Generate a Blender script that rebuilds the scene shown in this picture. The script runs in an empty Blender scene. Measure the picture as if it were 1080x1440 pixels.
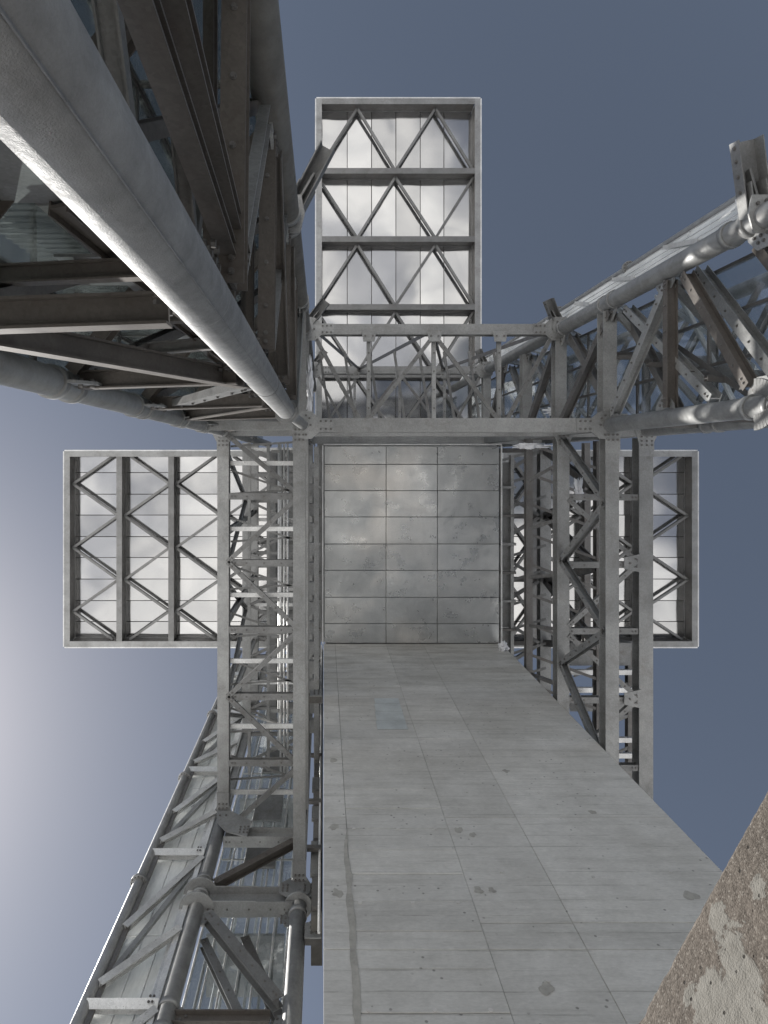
import bpy, math, random
from mathutils import Vector as V, noise
R = random.Random(7)
C = bpy.context.scene.collection
scene = bpy.context.scene

# ------------------------------------------------------------------ camera
# The camera looks straight up; x = right in the picture, y = down in the picture, z = up.
F = 960.0; CX, CY = 455.0, 647.0
G0 = -1.6
def P(px, py, z): return V(((px-CX)/F*z, (py-CY)/F*z, z))
cam = bpy.data.cameras.new('camera'); co = bpy.data.objects.new('camera', cam); C.objects.link(co)
co.rotation_euler = (math.pi, 0, 0)
cam.sensor_fit = 'VERTICAL'; cam.sensor_height = 36; cam.sensor_width = 27; cam.lens = 24
cam.shift_x = (540 - CX) / 1440; cam.shift_y = -(720 - CY) / 1440
cam.clip_start = 0.05; cam.clip_end = 3000
scene.camera = co
# ------------------------------------------------------------------ sky, sun, exposure
SUN_AZ = math.radians(-64); SUN_EL = math.radians(46)      # azimuth from +y towards +x
w = bpy.data.worlds.new('World'); scene.world = w; w.use_nodes = True
nt = w.node_tree; nt.nodes.clear()
sky = nt.nodes.new('ShaderNodeTexSky'); sky.sky_type = 'NISHITA'; sky.sun_disc = False
sky.sun_elevation = SUN_EL; sky.sun_rotation = SUN_AZ; sky.altitude = 3000
sky.air_density = 1.0; sky.dust_density = 10.0; sky.ozone_density = 1.0
hs = nt.nodes.new('ShaderNodeHueSaturation'); hs.inputs['Saturation'].default_value = 0.68
hs.inputs['Hue'].default_value = 0.494
bg = nt.nodes.new('ShaderNodeBackground'); bg.inputs[1].default_value = 0.066
ow = nt.nodes.new('ShaderNodeOutputWorld')
nt.links.new(sky.outputs[0], hs.inputs['Color']); nt.links.new(hs.outputs[0], bg.inputs[0]); nt.links.new(bg.outputs[0], ow.inputs[0])
sd = bpy.data.lights.new('sun', 'SUN'); sd.energy = 4.2; sd.angle = math.radians(0.5); sd.color = (1, 0.965, 0.91)
so = bpy.data.objects.new('sun', sd); C.objects.link(so)
sdir = V((math.sin(SUN_AZ)*math.cos(SUN_EL), math.cos(SUN_AZ)*math.cos(SUN_EL), math.sin(SUN_EL)))
so.rotation_euler = sdir.to_track_quat('Z', 'Y').to_euler(); so.location = sdir*60
scene.view_settings.view_transform = 'Standard'; scene.view_settings.look = 'None'
scene.view_settings.exposure = 0.65; scene.view_settings.gamma = 1
scene.view_settings.use_curve_mapping = False
scene.render.engine = 'CYCLES'
scene.cycles.max_bounces = 8; scene.cycles.transparent_max_bounces = 16

# ------------------------------------------------------------------ materials
def nodes(name):
    m = bpy.data.materials.new(name); m.use_nodes = True
    t = m.node_tree; b = t.nodes['Principled BSDF']
    return m, t, b
def N(t, typ, **k):
    n = t.nodes.new(typ)
    for a, v in k.items():
        if a in n.inputs: n.inputs[a].default_value = v
        else: setattr(n, a, v)
    return n
def L(t, a, b): t.links.new(a, b)
def pos(t): return N(t, 'ShaderNodeNewGeometry').outputs['Position']
def scaled(t, vec, s):
    n = N(t, 'ShaderNodeVectorMath', operation='MULTIPLY'); n.inputs[1].default_value = s
    L(t, vec, n.inputs[0]); return n.outputs[0]
def nz(t, vec, scale, detail=4, rough=.55, dist=0):
    n = N(t, 'ShaderNodeTexNoise'); n.inputs['Scale'].default_value = scale; n.inputs['Detail'].default_value = detail
    n.inputs['Roughness'].default_value = rough; n.inputs['Distortion'].default_value = dist
    L(t, vec, n.inputs['Vector']); return n.outputs['Fac']
def ramp(t, f, stops):
    r = N(t, 'ShaderNodeValToRGB'); e = r.color_ramp.elements
    while len(e) < len(stops): e.new(.5)
    for el, (p, c) in zip(e, stops):
        el.position = p; el.color = (c, c, c, 1) if isinstance(c, (int, float)) else (*c, 1)
    L(t, f, r.inputs[0]); return r.outputs[0]
def mix(t, f, a, b, mode='MIX'):
    m = N(t, 'ShaderNodeMix', data_type='RGBA', blend_type=mode)
    for i, x in ((0, f), (6, a), (7, b)):
        if hasattr(x, 'links'): L(t, x, m.inputs[i])
        else: m.inputs[i].default_value = x if i == 0 else (*x, 1)
    return m.outputs[2]
def math_(t, op, a, b=0.0):
    m = N(t, 'ShaderNodeMath', operation=op)
    for i, x in ((0, a), (1, b)):
        if hasattr(x, 'links'): L(t, x, m.inputs[i])
        else: m.inputs[i].default_value = x
    return m.outputs[0]
def bump(t, b, h, s, d=.01):
    n = N(t, 'ShaderNodeBump'); n.inputs['Strength'].default_value = s; n.inputs['Distance'].default_value = d
    L(t, h, n.inputs['Height']); L(t, n.outputs[0], b.inputs['Normal'])
def rnd(t): return N(t, 'ShaderNodeObjectInfo').outputs['Random']

def steel(name, c, metal, rough, stain=.5, scale=1.0, brown=(.11, .085, .065), bs=.25, sp_=(.86, 1.12)):
    m, t, b = nodes(name); p = pos(t)
    vo = N(t, 'ShaderNodeTexVoronoi'); vo.inputs['Scale'].default_value = 55*scale; L(t, p, vo.inputs['Vector'])
    sp = ramp(t, vo.outputs['Color'], [(0, sp_[0]), (1, sp_[1])])
    big = ramp(t, nz(t, p, 1.6*scale, 6, .6), [(.3, .72), (.7, 1.1)])
    col = mix(t, 1, c, sp, 'MULTIPLY'); col = mix(t, 1, col, big, 'MULTIPLY')
    rv = ramp(t, rnd(t), [(0, .84), (1, 1.1)]); col = mix(t, 1, col, rv, 'MULTIPLY')
    grime = ramp(t, nz(t, scaled(t, p, (1, 1, .35)), 4*scale, 7, .7, .6), [(.52, 0), (.75, 1)])
    col = mix(t, math_(t, 'MULTIPLY', grime, stain), col, brown)
    L(t, col, b.inputs['Base Color']); b.inputs['Metallic'].default_value = metal
    rr = ramp(t, nz(t, p, 9*scale, 5), [(.3, rough-.1), (.7, rough+.14)]); L(t, rr, b.inputs['Roughness'])
    bump(t, b, nz(t, p, 60*scale, 4), bs, .003)
    return m
GALV = steel('galvanised_steel', (.335, .34, .338), .45, .48, .5, brown=(.16, .145, .13))
PIPE = steel('galvanised_pipe', (.32, .325, .325), .45, .46, .35, 2.2, bs=.5, sp_=(.95, 1.04))
BIGPIPE = steel('matt_grey_pipe', (.27, .275, .28), .35, .5, .5, 3.2, brown=(.16, .16, .16), bs=.9, sp_=(.94, 1.05))
SHADEPIPE = steel('shaded_brown_grey_pipe', (.15, .145, .135), .35, .5, .5, 2.2, bs=.5, sp_=(.95, 1.04))  # brown-grey pipe, darkened to put the north leg's shade into its colour
DARK = steel('aged_dark_steel', (.17, .165, .16), .35, .5, .5)
BROWN = steel('brown_weathered_steel', (.135, .122, .11), .25, .55, .6, brown=(.06, .042, .034))
WHITE = steel('bright_aluminium_profile', (.74, .745, .74), .4, .35, .15)
SHAFTST = steel('dull_zinc_sheet', (.29, .295, .295), .4, .55, .5)

MIDST = steel('dull_grey_steel', (.235, .237, .235), .4, .5, .5, brown=(.12, .105, .09))
def mirror_panel():
    m, t, b = nodes('polished_sheet_metal'); p = pos(t)
    rv = N(t, 'ShaderNodeObjectInfo')
    off = N(t, 'ShaderNodeVectorMath', operation='MULTIPLY_ADD')
    cmb = N(t, 'ShaderNodeCombineXYZ'); L(t, rv.outputs['Random'], cmb.inputs[0]); L(t, rv.outputs['Random'], cmb.inputs[2])
    L(t, cmb.outputs[0], off.inputs[0]); off.inputs[1].default_value = (37, 0, 21); L(t, p, off.inputs[2])
    h1 = nz(t, off.outputs[0], .45, 0, .4, .4); h2 = nz(t, p, .28, 1, .5, 1.0)
    h = math_(t, 'ADD', math_(t, 'MULTIPLY', h1, .35), h2)
    n = N(t, 'ShaderNodeBump'); n.inputs['Strength'].default_value = .5; n.inputs['Distance'].default_value = .10
    L(t, h, n.inputs['Height']); L(t, n.outputs[0], b.inputs['Normal'])
    blot = ramp(t, nz(t, p, .5, 3, .5, .8), [(.35, (.50, .505, .51)), (.7, (.62, .62, .615))])
    col = mix(t, 1, blot, ramp(t, rv.outputs['Random'], [(0, .80), (1, 1.06)]), 'MULTIPLY')
    L(t, col, b.inputs['Base Color']); b.inputs['Metallic'].default_value = .92
    L(t, ramp(t, nz(t, p, .5, 2), [(.3, .07), (.75, .16)]), b.inputs['Roughness'])
    return m
MIRROR = mirror_panel()

def soffit_mat():
    m, t, b = nodes('satin_zinc_cladding'); p = pos(t)
    r = rnd(t)
    a = ramp(t, nz(t, p, 1.1, 7, .62, .4), [(.3, (.43, .445, .45)), (.7, (.62, .63, .625))])
    st = nz(t, scaled(t, p, (1.6, .7, 1)), 1.5, 4, .6, .5)
    a = mix(t, math_(t, 'MULTIPLY', ramp(t, st, [(.50, 0), (.74, 1)]), .30), a, (.30, .31, .315))
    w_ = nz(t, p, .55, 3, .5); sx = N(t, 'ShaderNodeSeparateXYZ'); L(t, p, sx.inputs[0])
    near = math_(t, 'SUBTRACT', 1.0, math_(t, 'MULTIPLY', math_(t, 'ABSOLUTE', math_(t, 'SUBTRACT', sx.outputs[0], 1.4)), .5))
    warm_refl = math_(t, 'MULTIPLY', ramp(t, w_, [(.42, 0), (.62, 1)]), near)
    N_ = N(t, 'ShaderNodeClamp'); L(t, warm_refl, N_.inputs[0])
    a = mix(t, math_(t, 'MULTIPLY', N_.outputs[0], .55), a, (.82, .76, .69))  # warm reflection painted into the cladding colour
    a = mix(t, 1, a, ramp(t, r, [(0, .86), (1, 1.1)]), 'MULTIPLY')
    a = mix(t, 1, a, ramp(t, nz(t, p, 38, 3), [(.3, .93), (.7, 1.05)]), 'MULTIPLY')
    L(t, a, b.inputs['Base Color']); b.inputs['Metallic'].default_value = .72
    L(t, ramp(t, nz(t, p, 2, 5), [(.3, .22), (.7, .42)]), b.inputs['Roughness'])
    bump(t, b, nz(t, p, 1.2, 2, .5, .6), .35, .05)
    return m
SOFFIT = soffit_mat()

def concrete_mat():
    m, t, b = nodes('board_marked_concrete'); p = pos(t)
    base = ramp(t, nz(t, p, .8, 8, .62, .3), [(.28, (.54, .525, .49)), (.72, (.71, .695, .66))])
    hor = nz(t, scaled(t, p, (.25, 1, 3.2)), 2.2, 6, .7, .2)
    base = mix(t, math_(t, 'MULTIPLY', ramp(t, hor, [(.50, 0), (.68, 1)]), .30), base, (.34, .325, .29))
    sx = N(t, 'ShaderNodeSeparateXYZ'); L(t, p, sx.inputs[0])
    up = ramp(t, math_(t, 'DIVIDE', sx.outputs[2], 19.0), [(.62, 0), (.95, 1)])
    st2 = ramp(t, nz(t, scaled(t, p, (.35, 1, 2.0)), 1.6, 7, .7), [(.46, 0), (.62, 1)])
    base = mix(t, math_(t, 'MULTIPLY', math_(t, 'MULTIPLY', up, st2), .6), base, (.35, .325, .285))
    # board marks: thin broken horizontal lines
    wv = N(t, 'ShaderNodeTexWave', wave_type='BANDS', bands_direction='Z'); wv.inputs['Scale'].default_value = 1.15
    wv.inputs['Distortion'].default_value = .25; wv.inputs['Detail'].default_value = 3; wv.inputs['Detail Scale'].default_value = 2.0; L(t, p, wv.inputs['Vector'])
    brk = ramp(t, nz(t, scaled(t, p, (.8, 1, 2.5)), 1.7, 6, .7), [(.45, 0), (.6, 1)])
    ln = math_(t, 'MULTIPLY', ramp(t, wv.outputs['Fac'], [(0, 1), (.012, 0)]), brk)
    base = mix(t, math_(t, 'MULTIPLY', ln, .5), base, (.20, .19, .17))
    scr = nz(t, scaled(t, p, (.35, 1, 9)), 3.0, 7, .78, .3)
    base = mix(t, math_(t, 'MULTIPLY', ramp(t, scr, [(.58, 0), (.68, 1)]), .35), base, (.27, .255, .225))
    base = mix(t, math_(t, 'MULTIPLY', ramp(t, scr, [(.30, 1), (.40, 0)]), .25), base, (.72, .70, .66))
    # damp round spots over filled tie holes
    vo = N(t, 'ShaderNodeTexVoronoi'); vo.inputs['Scale'].default_value = .95; vo.inputs['Randomness'].default_value = .75; L(t, scaled(t, p, (1.3, 1, 1)), vo.inputs['Vector'])
    spot = ramp(t, math_(t, 'ADD', vo.outputs['Distance'], math_(t, 'MULTIPLY', nz(t, p, 5, 3), .05)), [(.10, 1), (.125, 0)])
    base = mix(t, math_(t, 'MULTIPLY', spot, .18), base, (.20, .20, .19))
    # air holes
    v2 = N(t, 'ShaderNodeTexVoronoi'); v2.inputs['Scale'].default_value = 7; L(t, p, v2.inputs['Vector'])
    gate = ramp(t, nz(t, p, 1.3, 3), [(.47, 0), (.53, 1)])
    holes = math_(t, 'MULTIPLY', ramp(t, v2.outputs['Distance'], [(.09, 1), (.13, 0)]), gate)
    base = mix(t, math_(t, 'MULTIPLY', holes, .6), base, (.12, .115, .105))
    base = mix(t, 1, base, ramp(t, rnd(t), [(0, .90), (1, 1.06)]), 'MULTIPLY')
    base = mix(t, 1, base, ramp(t, nz(t, scaled(t, p, (.7, 1, 1)), 3.4, 8, .75, .5), [(.3, .86), (.7, 1.07)]), 'MULTIPLY')
    fine = nz(t, scaled(t, p, (.5, 1, 1.4)), 28, 6, .7)
    base = mix(t, 1, base, ramp(t, fine, [(.3, .89), (.7, 1.08)]), 'MULTIPLY')
    L(t, base, b.inputs['Base Color']); b.inputs['Roughness'].default_value = .85
    bump(t, b, math_(t, 'SUBTRACT', fine, math_(t, 'MULTIPLY', holes, 2.0)), .35, .006)
    return m
CONC = concrete_mat()
def plain(name, c, rough=.8, ns=8, var=.15, metal=0, bs=.3):
    m, t, b = nodes(name); p = pos(t)
    col = mix(t, 1, c, ramp(t, nz(t, p, ns, 7, .65), [(.3, 1-var), (.7, 1+var)]), 'MULTIPLY')
    L(t, col, b.inputs['Base Color']); b.inputs['Roughness'].default_value = rough; b.inputs['Metallic'].default_value = metal
    bump(t, b, nz(t, p, ns*4, 5), bs, .005)
    return m
MORTAR = plain('crack_filler_mortar', (.40, .385, .35), .9, 7, .25)
BLUEC = plain('smooth_bluish_concrete_patch', (.52, .55, .55), .8, 3, .16)
JOINT = plain('dark_joint', (.13, .125, .115), .9)
NAIL = plain('pale_filler', (.6, .58, .55), .8)
SNOWM = plain('snow', (.86, .87, .9), .6, 6, .04)
CABLE = plain('black_cable_sheath', (.03, .03, .03), .5)

def parapet_mat():
    m, t, b = nodes('exposed_aggregate_concrete'); p = pos(t)
    v = N(t, 'ShaderNodeTexVoronoi'); v.inputs['Scale'].default_value = 230; L(t, p, v.inputs['Vector'])
    agg = ramp(t, v.outputs['Color'], [(0, (.07, .058, .047)), (.45, (.125, .105, .087)), (.8, (.17, .147, .124)), (1, (.32, .295, .26))])
    big = ramp(t, nz(t, p, 5, 6, .6), [(.3, .8), (.7, 1.15)])
    agg = mix(t, 1, agg, big, 'MULTIPLY')
    # pale leftover skin of cement paste, with ragged outline
    msk = nz(t, p, 9, 9, .66, 1.2)
    a_ = P(905, 1440, 1.6); d_ = (P(1080, 1125, 1.6)-a_).normalized(); n_ = V((-d_.y, d_.x, 0))
    def onface(px, py):
        q = V(((px-CX)/F, (py-CY)/F, 1)); return q*(n_.dot(a_)/n_.dot(q))
    acc = None
    for px, py, rr in ((1055, 1425, .075), (1062, 1380, .055), (1022, 1295, .03), (1040, 1330, .045), (1076, 1255, .022), (1008, 1400, .05)):
        dn = N(t, 'ShaderNodeVectorMath', operation='DISTANCE'); L(t, p, dn.inputs[0]); dn.inputs[1].default_value = onface(px, py)
        f_ = math_(t, 'DIVIDE', dn.outputs['Value'], rr)
        acc = f_ if acc is None else math_(t, 'MINIMUM', acc, f_)
    msk = math_(t, 'ADD', math_(t, 'MULTIPLY', acc, -.25), msk)
    pm = ramp(t, msk, [(.20, 0), (.225, 1)])
    paste = ramp(t, nz(t, p, 30, 6, .7), [(.3, (.20, .19, .168)), (.7, (.27, .26, .235))])
    col = mix(t, math_(t, 'MULTIPLY', pm, .9), agg, paste)
    v2 = N(t, 'ShaderNodeTexVoronoi'); v2.inputs['Scale'].default_value = 36; L(t, p, v2.inputs['Vector'])
    g = ramp(t, nz(t, p, 11, 2), [(.5, 0), (.56, 1)])
    holes = math_(t, 'MULTIPLY', ramp(t, v2.outputs['Distance'], [(.10, 1), (.16, 0)]), g)
    col = mix(t, holes, col, (.035, .03, .025))
    L(t, col, b.inputs['Base Color']); b.inputs['Roughness'].default_value = .95
    h = math_(t, 'SUBTRACT', math_(t, 'MULTIPLY', v.outputs['Distance'], -.7), math_(t, 'MULTIPLY', holes, 3.0))
    h = math_(t, 'ADD', h, math_(t, 'MULTIPLY', pm, .6))
    bump(t, b, h, .45, .003)
    return m
PARA = parapet_mat()
EDGE = plain('pale_chipped_concrete_edge', (.21, .18, .145), .9, 60, .4, bs=.8)

def glass_mat(name, tint, refl, rough, streak=0, dcol=(.78, .80, .79)):
    m, t, b = nodes(name); t.nodes.remove(b); p = pos(t)
    out = t.nodes['Material Output']
    tr = N(t, 'ShaderNodeBsdfTransparent'); tr.inputs[0].default_value = (*tint, 1)
    gl = N(t, 'ShaderNodeBsdfGlossy'); gl.inputs['Roughness'].default_value = rough; gl.inputs[0].default_value = (.93, .96, .96, 1)
    n = N(t, 'ShaderNodeBump'); n.inputs['Strength'].default_value = .25; n.inputs['Distance'].default_value = .05
    L(t, nz(t, p, 1.0, 3, .5, .5), n.inputs['Height']); L(t, n.outputs[0], gl.inputs['Normal'])
    fr = N(t, 'ShaderNodeFresnel'); bf = N(t, 'ShaderNodeNewGeometry').outputs['Backfacing']
    L(t, math_(t, 'SUBTRACT', 1.55, math_(t, 'MULTIPLY', bf, 1.55-1/1.55)), fr.inputs[0])
    f = math_(t, 'ADD', fr.outputs[0], refl)
    c = N(t, 'ShaderNodeClamp'); L(t, f, c.inputs[0])
    mx = N(t, 'ShaderNodeMixShader'); L(t, c.outputs[0], mx.inputs[0]); L(t, tr.outputs[0], mx.inputs[1]); L(t, gl.outputs[0], mx.inputs[2])
    df = N(t, 'ShaderNodeBsdfDiffuse'); df.inputs[0].default_value = (*dcol, 1)
    m2 = N(t, 'ShaderNodeMixShader'); L(t, mx.outputs[0], m2.inputs[1]); L(t, df.outputs[0], m2.inputs[2])
    dirt = ramp(t, nz(t, scaled(t, p, (1, 1, .3)), 3, 6, .65), [(.35, streak*.5), (.75, streak)])
    L(t, dirt, m2.inputs[0])
    L(t, m2.outputs[0], out.inputs[0]); return m
GLASS = glass_mat('grey_green_glass', (.62, .67, .68), .06, .03, .12)
GLASSW = glass_mat('pale_frosted_glass', (.75, .78, .78), .10, .06, .95, (.86, .87, .86))
DGLASS = glass_mat('dark_glass', (.72, .75, .77), .10, .03, .16)

CLEARG = glass_mat('clear_bluish_glass', (.90, .93, .95), .02, .02, .05)
RIBG = glass_mat('light_ribbed_glass', (.60, .64, .64), .06, .04, .42, (.24, .25, .245))

def ground_mat():
    m, t, b = nodes('snow_and_rock'); p = pos(t)
    rock = ramp(t, nz(t, p, .045, 8, .62, .6), [(.55, 0), (.60, 1)])
    far = ramp(t, nz(t, p, .16, 6, .6, 1.2), [(.58, 0), (.63, 1)])
    sn = ramp(t, nz(t, p, .6, 6), [(.3, (.80, .79, .78)), (.7, (.88, .87, .85))])
    col = mix(t, rock, sn, (.42, .43, .46)); col = mix(t, math_(t, 'MULTIPLY', far, .6), col, (.44, .45, .47))
    sx = N(t, 'ShaderNodeSeparateXYZ'); L(t, p, sx.inputs[0])
    sl = math_(t, 'SUBTRACT', math_(t, 'MULTIPLY', sx.outputs[0], .05), math_(t, 'MULTIPLY', sx.outputs[1], .03))
    sl = math_(t, 'ADD', sl, nz(t, p, .12, 5, .6))
    col = mix(t, ramp(t, math_(t, 'MULTIPLY', sl, .4), [(.66, 0), (.74, 1)]), col, (.17, .19, .24))  # bluish valley shadow painted into the unseen ground, for the panels to reflect
    dn = N(t, 'ShaderNodeVectorMath', operation='DISTANCE'); L(t, p, dn.inputs[0]); dn.inputs[1].default_value = (-1.2, -.6, G0)
    bounce_cut = ramp(t, math_(t, 'MULTIPLY', math_(t, 'ADD', dn.outputs['Value'], math_(t, 'MULTIPLY', nz(t, p, .8, 5), 2)), .1), [(.44, 1), (.47, 0)])  # dark patch added to the unseen ground to cut bounce on nearby steel
    col = mix(t, bounce_cut, col, mix(t, nz(t, p, 4, 6), (.12, .115, .11), (.26, .25, .235)))
    L(t, col, b.inputs['Base Color']); b.inputs['Roughness'].default_value = .8
    bump(t, b, nz(t, p, 1.5, 6), .5, .2)
    return m
GROUND = ground_mat()

# ------------------------------------------------------------------ helpers

def link(o, parent=None):
    C.objects.link(o)
    if parent is not None:
        o.parent = parent
        base = V((0, 0, 0)); q = parent
        while q is not None: base += q.location; q = q.parent
        o.location = o.location - base
    return o
def mesh(name, verts, faces, mat, parent=None, smooth=False, loc=None, flat_caps=None):
    loc = V(loc) if loc is not None else sum((V(v) for v in verts), V((0, 0, 0)))/len(verts)
    me = bpy.data.meshes.new(name); me.from_pydata([tuple(V(v)-loc) for v in verts], [], faces); me.update()
    me.materials.append(mat)
    if smooth:
        for i, f in enumerate(me.polygons): f.use_smooth = len(f.vertices) == 4
    o = bpy.data.objects.new(name, me); o.location = loc
    return link(o, parent)
class MB:
    def __init__(s): s.v = []; s.f = []
    def add(s, vs, fs):
        n = len(s.v); s.v += [V(x) for x in vs]; s.f += [tuple(i+n for i in f) for f in fs]
    def build(s, name, mat, parent=None, smooth=False): return mesh(name, s.v, s.f, mat, parent, smooth)
def frame(d, up):
    d = d.normalized(); up = V(up)
    if abs(d.dot(up)) > .98: up = V((1, 0, 0)) if abs(d.x) < .9 else V((0, 1, 0))
    u = d.cross(up).normalized(); v = u.cross(d).normalized(); return u, v
def prism(mb, p0, p1, prof, up=(0, 0, 1)):
    p0, p1 = V(p0), V(p1); u, v = frame(p1-p0, up); n = len(prof)
    vs = [p0+u*a+v*b for a, b in prof]+[p1+u*a+v*b for a, b in prof]
    fs = [(i, (i+1) % n, n+(i+1) % n, n+i) for i in range(n)]+[tuple(range(n))[::-1], tuple(range(n, 2*n))]
    mb.add(vs, fs)
def I(w=.2, h=.24, tf=.018, tw=.014):
    a, b = w/2, h/2
    return [(-a, -b), (a, -b), (a, -b+tf), (tw, -b+tf), (tw, b-tf), (a, b-tf), (a, b), (-a, b), (-a, b-tf), (-tw, b-tf), (-tw, -b+tf), (-a, -b+tf)]
def H(w=.2, h=.2, tf=.02, tw=.014): return [(y, x) for x, y in I(h, w, tf, tw)][::-1]
def B(w=.2, h=.2, c=.008):
    a, b = w/2, h/2
    return [(-a+c, -b), (a-c, -b), (a, -b+c), (a, b-c), (a-c, b), (-a+c, b), (-a, b-c), (-a, -b+c)]
def CH(w=.16, h=.07, t=.01):   # channel, open side up
    a, b = w/2, h/2
    return [(-a, -b), (a, -b), (a, b), (a-t, b), (a-t, -b+t), (-a+t, -b+t), (-a+t, b), (-a, b)]
def LA(w=.09, t=.01): return [(-w/2, -w/2), (w/2, -w/2), (w/2, -w/2+t), (-w/2+t, -w/2+t), (-w/2+t, w/2), (-w/2, w/2)]
def beam(name, p0, p1, prof, mat, parent, up=(0, 0, 1)):
    mb = MB(); prism(mb, p0, p1, prof, up); return mb.build(name, mat, parent)
def tube(mb, p0, p1, r0, r1=None, n=28, cap=True):
    p0, p1 = V(p0), V(p1); r1 = r0 if r1 is None else r1; u, v = frame(p1-p0, (0, 1, 0))
    c = [(math.cos(2*math.pi*i/n), math.sin(2*math.pi*i/n)) for i in range(n)]
    vs = [p0+(u*a+v*b)*r0 for a, b in c]+[p1+(u*a+v*b)*r1 for a, b in c]
    fs = [(i, (i+1) % n, n+(i+1) % n, n+i) for i in range(n)]
    if cap: fs += [tuple(range(n))[::-1], tuple(range(n, 2*n))]
    mb.add(vs, fs)
def pipe(name, p0, p1, r, mat, parent, r1=None, n=28):
    mb = MB(); tube(mb, p0, p1, r, r1, n); return mb.build(name, mat, parent, True)
def box(mb, a, b):
    x0, y0, z0 = a; x1, y1, z1 = b
    vs = [(x0, y0, z0), (x1, y0, z0), (x1, y1, z0), (x0, y1, z0), (x0, y0, z1), (x1, y0, z1), (x1, y1, z1), (x0, y1, z1)]
    mb.add(vs, [(3, 2, 1, 0), (4, 5, 6, 7), (0, 1, 5, 4), (1, 2, 6, 5), (2, 3, 7, 6), (3, 0, 4, 7)])
def slab(name, a, b, mat, parent):
    mb = MB(); box(mb, a, b); return mb.build(name, mat, parent)
_pc = {}
def panel(name, a, b, mat, parent, bev=.006):
    """bevelled rectangular sheet; equal sizes share one mesh"""
    a, b = V(a), V(b); s = b-a; key = (name, mat.name, tuple(round(x, 4) for x in s))
    if key not in _pc:
        mb = MB(); h = s/2; ax = min(range(3), key=lambda i: s[i]); o = [i for i in range(3) if i != ax]
        def ring(d, e):
            r = []
            for sx, sy in ((-1, -1), (1, -1), (1, 1), (-1, 1)):
                c = [0, 0, 0]; c[ax] = d; c[o[0]] = sx*(h[o[0]]-e); c[o[1]] = sy*(h[o[1]]-e); r.append(c)
            return r
        e = min(bev, h[ax]*.8)
        rs = [ring(-h[ax], e), ring(-h[ax]+e, 0), ring(h[ax]-e, 0), ring(h[ax], e)]
        vs = [q for r in rs for q in r]; fs = [(0, 3, 2, 1), (12, 13, 14, 15)]
        for k in range(3):
            for i in range(4): fs.append((k*4+i, k*4+(i+1) % 4, k*4+4+(i+1) % 4, k*4+4+i))
        if ax == 1: fs = [f[::-1] for f in fs]
        me = bpy.data.meshes.new(name); me.from_pydata([tuple(v) for v in vs], [], fs); me.update(); me.materials.append(mat)
        _pc[key] = me
    o_ = bpy.data.objects.new(name, _pc[key]); o_.location = (a+b)/2
    return link(o_, parent)
def thing(name, label, cat, loc=(0, 0, 0), group=None):
    o = bpy.data.objects.new(name, None); C.objects.link(o); o.location = loc; o.empty_display_size = .3
    o['label'] = label; o['category'] = cat
    if group: o['group'] = group
    return o
def bolts(parent, pts, n, r=.024, h=.02, mat=None, t0=0.0):
    """hex bolt heads, standing on a surface with normal n"""
    mb = MB(); n = V(n).normalized()
    for p in pts:
        p = V(p)
        tube(mb, p+n*t0, p+n*(t0+.006), r*1.45, n=10); tube(mb, p+n*(t0+.006), p+n*(t0+.006+h), r, n=6)
    o = mb.build('bolt_heads', mat or DARK, parent); o['kind'] = 'stuff'; return o
def plate(name, c, u, v, pts, t, mat, parent, bl=None):
    """flat plate: outline pts in axes u, v; thickness t centred on c; bolts both sides"""
    c, u, v = V(c), V(u).normalized(), V(v).normalized(); n = u.cross(v).normalized(); k = len(pts)
    vs = [c+u*a+v*b-n*t/2 for a, b in pts]+[c+u*a+v*b+n*t/2 for a, b in pts]
    fs = [(i, (i+1) % k, k+(i+1) % k, k+i) for i in range(k)]+[tuple(range(k))[::-1], tuple(range(k, 2*k))]
    o = mesh(name, vs, fs, mat, parent)
    if bl:
        mb = MB()
        for a, b in bl:
            for s in (-1, 1):
                q = c+u*a+v*b; tube(mb, q+n*s*t/2, q+n*s*(t/2+.022), .021, n=6)
        bo = mb.build('bolt_heads', DARK, o); bo['kind'] = 'stuff'
    return o

# ------------------------------------------------------------------ ground
def ground():
    vs, fs = [], []; n = 70
    def h(x, y):
        r = math.hypot(x, y)
        return -1.6 - max(0, r-30)*.16 + (noise.noise(V((x*.05, y*.05, 0)))*1.6 if r > 9 else 0)
    cs = [math.copysign(abs(i/n*2-1)**2.2, i/n*2-1)*1500 for i in range(n+1)]
    for y in cs:
        for x in cs: vs.append((x, y, h(x, y)))
    for j in range(n):
        for i in range(n): a = j*(n+1)+i; fs.append((a, a+1, a+n+2, a+n+1))
    o = mesh('snow_ground', vs, fs, GROUND, smooth=True, loc=(0, 0, -1.6)); o['kind'] = 'structure'
ground()

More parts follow.
